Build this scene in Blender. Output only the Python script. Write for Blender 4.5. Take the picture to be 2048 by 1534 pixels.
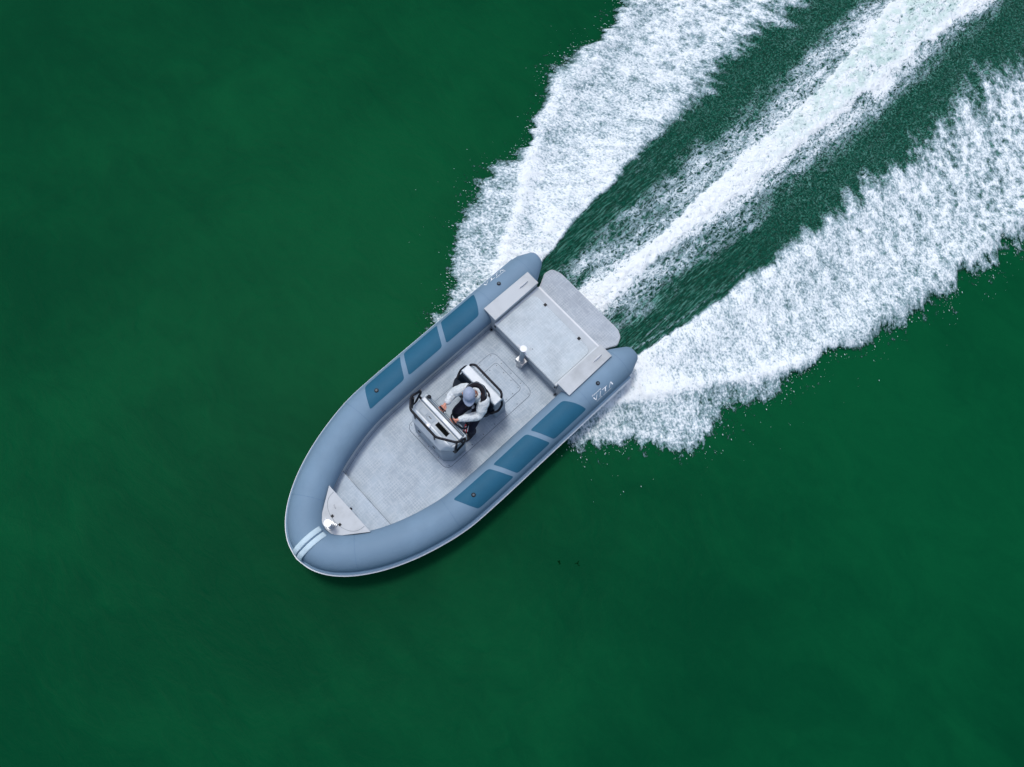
import bpy, bmesh, math, random
import numpy as np
from mathutils import Vector, Matrix

# ------------------------------------------------------------------ setup
for o in list(bpy.data.objects): bpy.data.objects.remove(o)
sc = bpy.context.scene
COL = sc.collection
S = 1.2                       # metres per drawing unit of the boat frame (x to the bow, y to port, z up)
R = math.radians

cam_d = bpy.data.cameras.new('camera'); cam = bpy.data.objects.new('camera', cam_d); COL.objects.link(cam)
cam_rot = Matrix(((-0.7254120792166916, 0.6861852497537809, 0.05410284971105405),
                  (-0.6483273780144735, -0.7075561839157216, 0.28113316687912837),
                  (0.2311902382095449, 0.1688610364262833, 0.958142486342007))).transposed()
cam.matrix_world = Matrix.Translation(Vector((2.27423959, 2.11499283, 11.0899368)) * S) @ cam_rot.to_4x4()
cam_d.sensor_fit = 'HORIZONTAL'; cam_d.sensor_width = 36.0
cam_d.lens = 36.0 * 1684.91 / 2048.0
cam_d.clip_start = 0.1; cam_d.clip_end = 3000
sc.camera = cam

SUN_ELEV, SUN_AZ = R(74), R(-100)     # azimuth of the sun seen from the boat, from +x towards +y
world = bpy.data.worlds.new('World'); sc.world = world; world.use_nodes = True
wn = world.node_tree; bg = wn.nodes['Background']
sky = wn.nodes.new('ShaderNodeTexSky'); sky.sky_type = 'NISHITA'; sky.sun_disc = False
sky.sun_elevation = SUN_ELEV; sky.sun_rotation = R(90) - SUN_AZ
sky.air_density = 1.0; sky.dust_density = 3.0; sky.ozone_density = 1.0
wn.links.new(sky.outputs['Color'], bg.inputs['Color']); bg.inputs['Strength'].default_value = 0.15
sd = bpy.data.lights.new('sun', 'SUN'); sun = bpy.data.objects.new('sun', sd); COL.objects.link(sun)
sd.energy = 1.5; sd.angle = R(11); sd.color = (1.0, 0.97, 0.93)
sdir = Vector((math.cos(SUN_ELEV) * math.cos(SUN_AZ), math.cos(SUN_ELEV) * math.sin(SUN_AZ), math.sin(SUN_ELEV)))
sun.rotation_euler = sdir.to_track_quat('Z', 'Y').to_euler(); sun.location = sdir * 30
sc.view_settings.view_transform = 'Standard'; sc.view_settings.look = 'None'
sc.view_settings.exposure = 0.25; sc.view_settings.gamma = 1.0
sc.render.engine = 'CYCLES'

# ------------------------------------------------------------------ node helpers
class N:
    """tiny wrapper for node trees"""
    def __init__(s, name):
        s.m = bpy.data.materials.new(name); s.m.use_nodes = True
        s.t = s.m.node_tree; s.t.nodes.clear()
        s.out = s.t.nodes.new('ShaderNodeOutputMaterial')
    def new(s, typ, **kw):
        n = s.t.nodes.new('ShaderNode' + typ)
        for k, v in kw.items(): setattr(n, k, v)
        return n
    def link(s, a, b): s.t.links.new(a, b)
    def put(s, sock, v):
        if hasattr(v, 'is_linked'): s.link(v, sock)
        elif isinstance(v, (tuple, list)) and len(v) == 3 and sock.type == 'RGBA': sock.default_value = (*v, 1)
        else: sock.default_value = v
    def math(s, op, a, b=0.0, c=None, clamp=False):
        n = s.new('Math', operation=op, use_clamp=clamp); s.put(n.inputs[0], a); s.put(n.inputs[1], b)
        if c is not None: s.put(n.inputs[2], c)
        return n.outputs[0]
    def mix(s, f, a, b):
        n = s.new('Mix', data_type='RGBA'); s.put(n.inputs[0], f); s.put(n.inputs[6], a); s.put(n.inputs[7], b)
        return n.outputs[2]
    def ramp(s, f, lo, hi, a=0.0, b=1.0):
        n = s.new('MapRange'); n.clamp = True; n.interpolation_type = 'SMOOTHSTEP'
        s.put(n.inputs[0], f); s.put(n.inputs[1], lo); s.put(n.inputs[2], hi); s.put(n.inputs[3], a); s.put(n.inputs[4], b)
        return n.outputs[0]
    def obj(s): return s.new('TexCoord').outputs['Object']
    def scale(s, vec, sc_, rot=(0, 0, 0)):
        n = s.new('Mapping'); s.put(n.inputs[0], vec); n.inputs['Scale'].default_value = sc_; n.inputs['Rotation'].default_value = rot
        return n.outputs[0]
    def noise(s, vec, scale, detail=3, rough=.55, dist=0.0, out='Fac'):
        n = s.new('TexNoise'); s.put(n.inputs['Vector'], vec); n.inputs['Scale'].default_value = scale
        n.inputs['Detail'].default_value = detail; n.inputs['Roughness'].default_value = rough; n.inputs['Distortion'].default_value = dist
        return n.outputs[out]
    def bsdf(s, col, rough=.5, metal=0.0, spec=.5, bump=None, strength=.3, dist=.01, coat=0.0):
        b = s.new('BsdfPrincipled'); s.put(b.inputs['Base Color'], col); s.put(b.inputs['Roughness'], rough)
        s.put(b.inputs['Metallic'], metal); s.put(b.inputs['Specular IOR Level'], spec)
        b.inputs['Coat Weight'].default_value = coat
        if bump is not None:
            n = s.new('Bump'); n.inputs['Strength'].default_value = strength; n.inputs['Distance'].default_value = dist
            s.link(bump, n.inputs['Height']); s.link(n.outputs[0], b.inputs['Normal'])
        s.link(b.outputs[0], s.out.inputs['Surface']); return b

def grime(n, c, amt=.12, scale=2.0, tint=(.85, .85, .82)):
    v = n.obj()
    f = n.ramp(n.noise(v, scale, 6, .62), .35, .75, 0.0, 1.0)
    return n.mix(n.math('MULTIPLY', f, amt), c, tuple(a * b * .6 for a, b in zip(c, tint)))

def simple(name, c, rough=.5, metal=0.0, spec=.5, amt=.15, bumps=60, bs=.1, coat=0.0, fine=0.0):
    n = N(name); col = grime(n, c, amt)
    v = n.obj()
    h = n.noise(v, bumps, 3, .6)
    rr = n.ramp(n.noise(v, 6, 4), .3, .7, max(rough - .08, .03), min(rough + .1, 1))
    n.bsdf(col, rr, metal, spec, h, bs, .004, coat); return n.m

def deck_mat(name, c, line, amt=.5, pitch=.042):
    """non-skid sheet: pale woven grid lines with worn patches"""
    n = N(name); v = n.obj()
    lines = []
    for ax in (0, 1):
        sx = (3, 34, 1) if ax == 0 else (34, 3, 1)
        w = n.noise(n.scale(v, sx), 1.6, 2, .5)
        lines.append(n.ramp(w, .5, .68))
    weave = n.math('MAXIMUM', lines[0], lines[1])
    sep = n.new('SeparateXYZ'); n.link(v, sep.inputs[0])
    g = []
    for ax in (0, 1):
        t = n.math('FRACT', n.math('DIVIDE', sep.outputs[ax], pitch))
        t = n.math('ABSOLUTE', n.math('SUBTRACT', t, .5))
        g.append(n.ramp(t, .36, .47))
    grid = n.math('MAXIMUM', g[0], g[1])
    brk = n.ramp(n.noise(v, 9, 3, .6), .38, .6)
    grid = n.math('MULTIPLY', grid, brk)
    f = n.math('MULTIPLY', n.math('MAXIMUM', n.math('MULTIPLY', weave, .55), grid), amt)
    big = n.ramp(n.noise(v, 2.2, 5, .6, .4), .3, .72)
    c2 = tuple(x * 1.28 for x in c)
    base = n.mix(big, c, c2)
    stain = n.ramp(n.noise(v, 5.0, 7, .7), .58, .78)
    base = n.mix(n.math('MULTIPLY', stain, .25), base, tuple(x * .7 for x in c))
    col = n.mix(f, base, line)
    n.bsdf(col, .72, 0, .35, grid, .35, .002); return n.m

M = {}
M['tube'] = None
def fabric(name, c, seam=.05):
    n = N(name); v = n.obj()
    big = n.ramp(n.noise(v, 1.6, 4, .6), .3, .7)
    col = n.mix(big, c, tuple(min(1, x * 1.13) for x in c))
    scuff = n.ramp(n.noise(n.scale(v, (3, 9, 5)), 3, 7, .72), .62, .8)
    col = n.mix(n.math('MULTIPLY', scuff, .16), col, tuple(x * .6 + .2 for x in c))
    fine = n.noise(v, 420, 2, .5)
    lump = n.noise(v, 5, 3, .5)
    h = n.math('ADD', n.math('MULTIPLY', fine, .12), n.math('MULTIPLY', lump, 1.0))
    n.bsdf(col, .62, 0, .16, h, .45, .014); return n.m
M['tube'] = fabric('tube_fabric', (.138, .218, .298))
M['panel'] = fabric('panel_fabric', (.015, .088, .152))
M['strip'] = fabric('strip_fabric', (.42, .54, .60))
M['strake'] = simple('strake_rubber', (.72, .76, .78), .5)
M['deck'] = deck_mat('deck_sheet', (.265, .325, .38), (.52, .58, .625))
M['pad'] = deck_mat('hatch_pad', (.315, .37, .405), (.57, .62, .65))
M['platform'] = deck_mat('platform_pad', (.25, .29, .33), (.50, .545, .59))
M['hull'] = simple('hull_paint', (.55, .585, .62), .4, amt=.35)
M['box'] = simple('box_paint', (.43, .465, .49), .6, spec=.2, amt=.5, bumps=25)
M['rim'] = simple('hatch_rim_paint', (.40, .445, .48), .6, spec=.2, amt=.3)
M['console'] = simple('console_paint', (.235, .295, .35), .45, amt=.3)
M['console_light'] = simple('console_light_paint', (.43, .49, .54), .35, amt=.3)
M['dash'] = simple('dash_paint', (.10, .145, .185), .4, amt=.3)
M['seam'] = simple('seam_line', (.05, .075, .10), .6)
M['tube_seam'] = simple('tube_seam_line', (.10, .18, .28), .6)
M['black'] = simple('black_rubber', (.006, .008, .013), .5, spec=.2, amt=.0)
M['rail'] = simple('rail_coating', (.004, .006, .011), .45, spec=.2, amt=.0)
M['screen'] = simple('screen_glass', (.002, .003, .003), .6, spec=.03)
M['steel'] = simple('steel', (.40, .42, .44), .35, metal=.4)
M['cleat'] = simple('cleat_metal', (.50, .53, .56), .45, amt=.1)
M['white'] = simple('white_cap', (.62, .65, .68), .3, amt=.05)
M['seat'] = simple('seat_vinyl', (.004, .010, .020), .6, spec=.15, bumps=8, bs=.3, amt=.1)
M['skin'] = simple('skin', (.52, .235, .17), .5, amt=.15)
M['hair'] = simple('hair', (.10, .07, .05), .7)
M['letter'] = simple('letter_white', (.86, .88, .90), .5, amt=.0)
M['red'] = simple('red_plastic', (.55, .02, .02), .4, amt=.0)
M['gasket'] = simple('gasket', (.010, .014, .020), .6)
M['screw'] = simple('screw_head', (.06, .07, .085), .4)
M['weed'] = simple('weed_leaf', (.0006, .018, .004), .9, spec=0.0, amt=0.0)
def cloth(name, c, sc_=9, st=.9, amt=.2, dist=.03):
    n = N(name); v = n.obj()
    w = n.noise(n.scale(v, (1, 1.7, 1.2)), sc_, 5, .6, 1.2)
    f = n.noise(v, 30, 3, .6)
    col = n.mix(n.ramp(w, .35, .65), tuple(x * (1 - amt) for x in c), c)
    n.bsdf(col, .75, 0, .25, n.math('ADD', w, n.math('MULTIPLY', f, .25)), st, dist); return n.m
M['jacket'] = cloth('jacket_cloth', (.66, .72, .75), 12, 1.0)
M['trousers'] = cloth('trouser_cloth', (.010, .012, .028), 9)
M['vest'] = cloth('vest_cloth', (.010, .009, .014), 20, .5)
M['cap'] = cloth('cap_cloth', (.29, .345, .46), 22, .25, .1)
M['shoe'] = simple('shoe_leather', (.02, .02, .025), .6)

# ------------------------------------------------------------------ mesh helpers (drawing units; scaled by S on build)
class MB:
    def __init__(s): s.v = []; s.f = []; s.sm = []
    def add(s, vs, fs, smooth=False):
        o = len(s.v); s.v += [tuple(p) for p in vs]
        for f in fs: s.f.append([i + o for i in f]); s.sm.append(smooth)
        return s
    def box(s, x0, x1, y0, y1, z0, z1):
        vs = [(x, y, z) for z in (z0, z1) for y in (y0, y1) for x in (x0, x1)]
        return s.add(vs, [(0, 2, 3, 1), (4, 5, 7, 6), (0, 1, 5, 4), (1, 3, 7, 5), (3, 2, 6, 7), (2, 0, 4, 6)])
    def prism(s, pts, z0, z1, cap=True):
        n = len(pts)
        zz0 = z0 if callable(z0) else (lambda x, y: z0); zz1 = z1 if callable(z1) else (lambda x, y: z1)
        vs = [(x, y, zz0(x, y)) for x, y in pts] + [(x, y, zz1(x, y)) for x, y in pts]
        fs = [(i, (i + 1) % n, n + (i + 1) % n, n + i) for i in range(n)]
        if cap: fs += [tuple(range(n))[::-1], tuple(range(n, 2 * n))]
        return s.add(vs, fs)
    def loft(s, rings, cap=True, smooth=False, close=True):
        n = len(rings[0]); vs = [p for r in rings for p in r]; fs = []
        for k in range(len(rings) - 1):
            for i in range(n if close else n - 1):
                j = (i + 1) % n
                fs.append((k * n + i, k * n + j, (k + 1) * n + j, (k + 1) * n + i))
        s.add(vs, fs, smooth)
        if cap:
            o = len(s.v) - len(vs)
            s.f.append([o + i for i in range(n)][::-1]); s.sm.append(False)
            s.f.append([o + (len(rings) - 1) * n + i for i in range(n)]); s.sm.append(False)
        return s
    def tube(s, pts, r, n=12, closed=False, cap=True):
        P = [Vector(p) for p in pts]; m = len(P); rr = r if isinstance(r, (list, tuple)) else [r] * m
        T = []
        for i in range(m):
            a = P[(i - 1) % m] if (i > 0 or closed) else P[i]; b = P[(i + 1) % m] if (i < m - 1 or closed) else P[i]
            T.append((b - a).normalized())
        u = T[0].orthogonal().normalized(); rings = []
        for i in range(m):
            u = (u - T[i] * u.dot(T[i])).normalized(); w = T[i].cross(u)
            rings.append([P[i] + (u * math.cos(2 * math.pi * k / n) + w * math.sin(2 * math.pi * k / n)) * rr[i] for k in range(n)])
        if closed: rings.append(rings[0])
        return s.loft(rings, cap and not closed, True)
    def cyl(s, p0, p1, r0, r1=None, n=20):
        P0, P1 = Vector(p0), Vector(p1); r1 = r0 if r1 is None else r1
        d = (P1 - P0).normalized(); u = d.orthogonal().normalized(); w = d.cross(u)
        rg = lambda P, r: [P + (u * math.cos(2 * math.pi * k / n) + w * math.sin(2 * math.pi * k / n)) * r for k in range(n)]
        return s.loft([rg(P0, r0), rg(P1, r1)], True, True)
    def sphere(s, c, r, nu=18, nv=12, M3=None):
        c = Vector(c); r = Vector(r) if hasattr(r, '__len__') else Vector((r, r, r)); rings = []
        for j in range(nv + 1):
            th = math.pi * j / nv; ring = []
            for i in range(nu):
                ph = 2 * math.pi * i / nu
                p = Vector((math.sin(th) * math.cos(ph) * r.x, math.sin(th) * math.sin(ph) * r.y, math.cos(th) * r.z))
                if M3 is not None: p = M3 @ p
                ring.append(c + p)
            rings.append(ring)
        return s.loft(rings, False, True)
    def build(s, name, mat, parent=None, bevel=0.0, seg=2, label=None, merge=True):
        me = bpy.data.meshes.new(name)
        me.from_pydata([(x * S, y * S, z * S) for x, y, z in s.v], [], s.f)
        me.polygons.foreach_set('use_smooth', s.sm); me.update()
        bm = bmesh.new(); bm.from_mesh(me); 
        if merge and not getattr(s, 'keep', False): bmesh.ops.remove_doubles(bm, verts=bm.verts, dist=1e-5)
        bmesh.ops.recalc_face_normals(bm, faces=bm.faces); bm.to_mesh(me); bm.free()
        o = bpy.data.objects.new(name, me); COL.objects.link(o); me.materials.append(mat)
        if parent is not None: o.parent = parent
        if bevel:
            b = o.modifiers.new('bevel', 'BEVEL'); b.width = bevel * S; b.segments = seg; b.limit_method = 'ANGLE'; b.angle_limit = R(35)
            b.harden_normals = False
        if label: o['label'] = label
        return o

def tag(o, label=None, cat=None, group=None, kind=None):
    if label: o['label'] = label
    if cat: o['category'] = cat
    if group: o['group'] = group
    if kind: o['kind'] = kind
    return o

def empty(name, loc=(0, 0, 0)):
    o = bpy.data.objects.new(name, None); COL.objects.link(o); o.location = Vector(loc) * S; o.empty_display_size = .2
    return o

def rrect(x0, x1, y0, y1, r, n=6):
    pts = []
    for cx, cy, a0 in ((x1 - r, y1 - r, 0), (x0 + r, y1 - r, 90), (x0 + r, y0 + r, 180), (x1 - r, y0 + r, 270)):
        for k in range(n + 1):
            a = R(a0 + 90 * k / n); pts.append((cx + r * math.cos(a), cy + r * math.sin(a)))
    return pts

def rpoly(pts, rad, n=5):
    """rounded polygon; rad is one radius or a list"""
    out = []; m = len(pts)
    for i, p in enumerate(pts):
        r = rad[i] if isinstance(rad, (list, tuple)) else rad
        p = Vector(p).to_2d(); a = Vector(pts[i - 1]).to_2d(); b = Vector(pts[(i + 1) % m]).to_2d()
        if r <= 0: out.append((p.x, p.y)); continue
        da = (a - p).normalized(); db = (b - p).normalized()
        ang = math.acos(max(-1, min(1, da.dot(db)))); t = min(r / math.tan(ang / 2), (a - p).length * .49, (b - p).length * .49)
        q0 = p + da * t; q1 = p + db * t
        for k in range(n + 1):
            u = k / n; q = q0 * (1 - u) ** 2 + p * 2 * u * (1 - u) + q1 * u * u; out.append((q.x, q.y))
    return out

def outline(pts, z, r, closed=True, n=4):
    """thin line lying on a surface"""
    m = MB(); m.tube([(x, y, z) for x, y in pts], r, n, closed); return m

def catmull(P, n=10):
    P = [Vector(p) for p in P]; P = [P[0] * 2 - P[1]] + P + [P[-1] * 2 - P[-2]]; out = []
    for i in range(1, len(P) - 2):
        for k in range(n):
            t = k / n; a, b, c, d = P[i - 1], P[i], P[i + 1], P[i + 2]
            out.append(.5 * ((2 * b) + (c - a) * t + (2 * a - 5 * b + 4 * c - d) * t * t + (3 * b - a - 3 * c + d) * t ** 3))
    out.append(P[-2]); return out

WATER_Z = -0.5

# ------------------------------------------------------------------ water (structure)
def water_material():
    n = N('lake_water'); v = n.obj()
    a = n.noise(n.scale(v, (1, 1.5, 1), (0, 0, .5)), .11, 3, .5, .5)
    b = n.noise(n.scale(v, (1.3, .9, 1), (0, 0, .95)), .55, 5, .62, 1.0)
    c = n.noise(n.scale(v, (1.6, .9, 1), (0, 0, .95)), 2.6, 4, .6, .8)
    f = n.math('ADD', n.math('MULTIPLY', a, .62), n.math('ADD', n.math('MULTIPLY', b, .26), n.math('MULTIPLY', c, .12)))
    f = n.ramp(f, .36, .64)
    col = n.mix(f, (.0002, .040, .0150), (.0012, .063, .0215))
    h = n.math('ADD', n.math('MULTIPLY', b, .8), n.math('ADD', n.math('MULTIPLY', c, .4), n.math('MULTIPLY', n.noise(v, 14, 3, .6), .07)))
    n.bsdf(col, .45, 0, .012, h, .45, .06)
    return n.m
M['water'] = water_material()
mb = MB(); L = 900
mb.add([(-L, -L, WATER_Z), (L, -L, WATER_Z), (L, L, WATER_Z), (-L, L, WATER_Z)], [(0, 1, 2, 3)])
tag(mb.build('water', M['water']), 'smooth dark green lake water', kind='structure')

# ------------------------------------------------------------------ wake (stuff): displaced, foaming sheet of churned water
def vnoise(x, y, seed):
    """value noise on arrays, 0..1"""
    rng = np.random.RandomState(seed); tab = rng.rand(256, 256)
    xi = np.floor(x).astype(int); yi = np.floor(y).astype(int); fx = x - xi; fy = y - yi
    fx = fx * fx * (3 - 2 * fx); fy = fy * fy * (3 - 2 * fy)
    g = lambda i, j: tab[i & 255, j & 255]
    return (g(xi, yi) * (1 - fx) + g(xi + 1, yi) * fx) * (1 - fy) + (g(xi, yi + 1) * (1 - fx) + g(xi + 1, yi + 1) * fx) * fy
def fbm(x, y, seed, o=4):
    t = 0; a = .5; w = 0
    for k in range(o): t = t + a * vnoise(x * 2 ** k + 13 * k, y * 2 ** k + 7 * k, seed + k); w += a; a *= .55
    return t / w
def sstep(a, b, x):
    t = np.clip((x - a) / (b - a), 0, 1); return t * t * (3 - 2 * t)

def wake_fields(x, y):
    s = -x; a = np.abs(y); side = np.where(y > 0, 40.0, 0.0)
    # spray is thrown outwards and a little forwards: p runs along the throw, q across it
    p = x * .50 + a * .866; q = x * .866 - a * .50
    yo = np.interp(s, [.1, .35, .7, 1, 1.5, 2, 2.8, 3.7, 4.5, 5.5, 6.2, 7, 8.4, 10, 14], [1.20, 1.32, 1.54, 1.78, 2.31, 2.57, 2.68, 2.86, 3.14, 3.36, 3.46, 3.58, 3.72, 3.95, 4.5])
    yd = np.interp(s, [.3, 1.1, 1.5, 1.83, 2.45, 2.93, 3.73, 4.5, 6, 14], [1.0, 1.09, 1.38, 1.58, 1.95, 2.3, 2.75, 3.0, 3.3, 4.3])
    yi = np.interp(s, [0, 1.7, 2.2, 3.1, 4.1, 5.2, 6.4, 8, 11, 14], [.8, .86, 1.0, 1.15, 1.24, 1.32, 1.38, 1.45, 1.52, 1.6])
    finger = fbm(p * .45, q * 3.4 + side, 11, 4) - .5
    fing2 = fbm(p * 1.6, q * 9 + side, 21, 3) - .5
    big = fbm(x * .9 + side, y * .9, 31, 3) - .5
    d_o = (yo - a) + finger * (.60) + fing2 * .18 + big * .5 + .06       # >0 inside
    w_d = .12
    outer = sstep(-.06, .26, d_o) * (.80 - .14 * (y > 0) * sstep(1.9, 2.6, s))
    dens = sstep(-w_d, w_d * .6, (yd - a) + fing2 * .12 + finger * .3)
    crest = np.exp(-((yd - .08 - a) / .13) ** 2) * sstep(.6, 1.6, s) * (1 - sstep(3.2, 5.0, s))
    body = .79 + .24 * np.exp(-np.maximum(s - 2, 0) / 3) + .16 * (fbm(p * 1.2, q * 2.6 + side, 41, 4) - .5) * 2 + .22 * crest
    body += .10 * np.exp(-((a - yi) / .5) ** 2) * (1 - sstep(3.5, 6, s))
    D = outer * (1 - dens) + dens * body * sstep(-.02, .1, d_o)
    # inner edge: crisp by the boat, torn into wisps farther aft
    wi = np.interp(s, [2, 4, 6, 8, 11, 14], [.03, .09, .30, .50, .7, .8])
    fin = fbm(p * .7, q * 4.6 + side, 51, 5) - .5
    inn = sstep(-.55 * wi, 1.0 * wi, (a - yi) + fin * wi * 1.9 + .4 * fing2 * wi)
    D = D * inn
    # propeller wash and the water churned along it
    yc = np.interp(s, [2, 5, 7.7, 9, 10.5, 12], [.0, .04, .11, .07, .02, .0])
    hw = np.interp(s, [1.6, 2.4, 3.5, 5, 6.2, 7.7, 9, 10, 11, 14], [.17, .15, .15, .18, .22, .28, .40, .50, .58, .8])
    edge = (fbm(x * 2.6, y * 2.2, 61, 4) - .5) * .34 + (fbm(x * 7, y * 7, 66, 3) - .5) * .16
    dc = np.abs(y - yc)
    prop = sstep(.06, -.03, dc - hw + edge * (.35 + hw))
    midw = np.interp(s, [1.6, 2.5, 4, 6, 8, 11, 14], [.60, .78, .82, .85, .90, 1.0, 1.1]) - .14 * (y > 0)
    mid = (1 - sstep(midw - .50, midw + .34, dc + edge * .7)) * .60 + .22 * (1 - sstep(hw - .05, hw + .22, dc + edge * .6))
    midn = fbm(x * 1.2, y * 5.5, 71, 4) - .5
    mid = mid + mid * midn * 1.3
    speck = .10 + .16 * (fbm(x * 1.1, y * 4.5, 81, 3) - .5)
    inner_zone = 1 - sstep(-.05, .1, a - yi)
    C = np.maximum(prop * (1.30 - .30 * sstep(6.0, 8.5, s) * sstep(hw * .9, hw * .2, dc)), np.maximum(mid, speck) * inner_zone)
    C = np.maximum(C, .42 * np.exp(-((a - .80 - .03 * s) / .018) ** 2) * (1 - sstep(2.6, 3.6, s)) * (y > 0))
    C = np.maximum(C, .40 * np.exp(-((a - (yi - .09)) / .02) ** 2) * (1 - sstep(3.5, 5.5, s)) * sstep(1.9, 2.2, s) * (y > 0))
    D2 = np.maximum(D, C * sstep(1.3, 1.8, s))
    zone = 1 - sstep(-.06, .12, a - yi)                 # 1: churned water of the centre, 0: spray
    solid = np.maximum(sstep(1.3, 1.6, s) * (1 - sstep(yi - .02, yi + .35, a)), dens * sstep(.05, .3, d_o))
    solid = np.where(a < yi, sstep(1.2, 1.5, s), solid)
    # heights
    h = .07 * np.exp(-((a - yd + .1) / .22) ** 2) * sstep(.3, 1, s) + .05 * np.exp(-((a - yi - .25) / .3) ** 2) * sstep(1.5, 2.5, s)
    h += np.exp(-(dc / (hw + .12)) ** 2) * (.05 + .03 * sstep(5, 9, s)) * sstep(1.6, 2.2, s)
    h += D2 * (fbm(p * 7, q * 14 + side, 91, 3) * .055)
    h += zone * .018 * fbm(x * 8, y * 11, 95, 3)
    h = h * sstep(-.1, .25, d_o) + .006
    fade = 1 - sstep(14.5, 17.6, s + 1.2 * (fbm(x * 1.3, y * 2.2, 99, 4) - .5))
    D2 = D2 * fade; solid = solid * fade
    core = sstep(hw * 1.0, hw * .55, np.abs(y - yc + .12 * hw)) * sstep(4.5, 7.5, s)
    wake_fields.core = core
    return D2, zone, solid, h, p, q, d_o

def build_wake():
    st = .02
    X = np.arange(-18.0, -.02, st); Y = np.arange(-4.9, 4.9 + st, st)
    gx, gy = np.meshgrid(X, Y, indexing='ij')
    D, zone, solid, h, p, q, d_o = wake_fields(gx, gy)
    keep = ((d_o > -.25) | (zone > .5)) & ~((np.abs(gy) < .8) & (gx > -1.3))
    nx, ny = gx.shape
    fk = keep[:-1, :-1] & keep[1:, :-1] & keep[1:, 1:] & keep[:-1, 1:]
    idx = np.arange(nx * ny).reshape(nx, ny)
    q4 = np.stack([idx[:-1, :-1][fk], idx[1:, :-1][fk], idx[1:, 1:][fk], idx[:-1, 1:][fk]], 1)
    used = np.unique(q4); remap = -np.ones(nx * ny, int); remap[used] = np.arange(len(used)); q4 = remap[q4]
    co = np.stack([gx.ravel()[used], gy.ravel()[used], WATER_Z + h.ravel()[used]], 1) * S
    me = bpy.data.meshes.new('foam_wake')
    me.vertices.add(len(used)); me.vertices.foreach_set('co', co.astype(np.float32).ravel())
    me.loops.add(q4.size); me.loops.foreach_set('vertex_index', q4.astype(np.int32).ravel())
    me.polygons.add(len(q4)); me.polygons.foreach_set('loop_start', np.arange(0, q4.size, 4, dtype=np.int32))
    me.polygons.foreach_set('use_smooth', np.ones(len(q4), bool))
    me.update(calc_edges=True); me.validate()
    for nm, arr in (('cover', D), ('zone', zone), ('solid', solid), ('far', sstep(2.5, 8.5, -gx)), ('core', wake_fields.core)):
        at = me.attributes.new(nm, 'FLOAT', 'POINT'); at.data.foreach_set('value', arr.ravel()[used].astype(np.float32))
    fl = np.stack([p.ravel()[used], q.ravel()[used], np.where(gy.ravel()[used] > 0, 7.0, 0)], 1)
    at = me.attributes.new('flow', 'FLOAT_VECTOR', 'POINT'); at.data.foreach_set('vector', fl.astype(np.float32).ravel())
    o = bpy.data.objects.new('foam_wake', me); COL.objects.link(o); me.materials.append(M['wake'])
    tag(o, 'wide white foaming wake spreading behind the speeding boat', kind='stuff')
    return o

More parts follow.
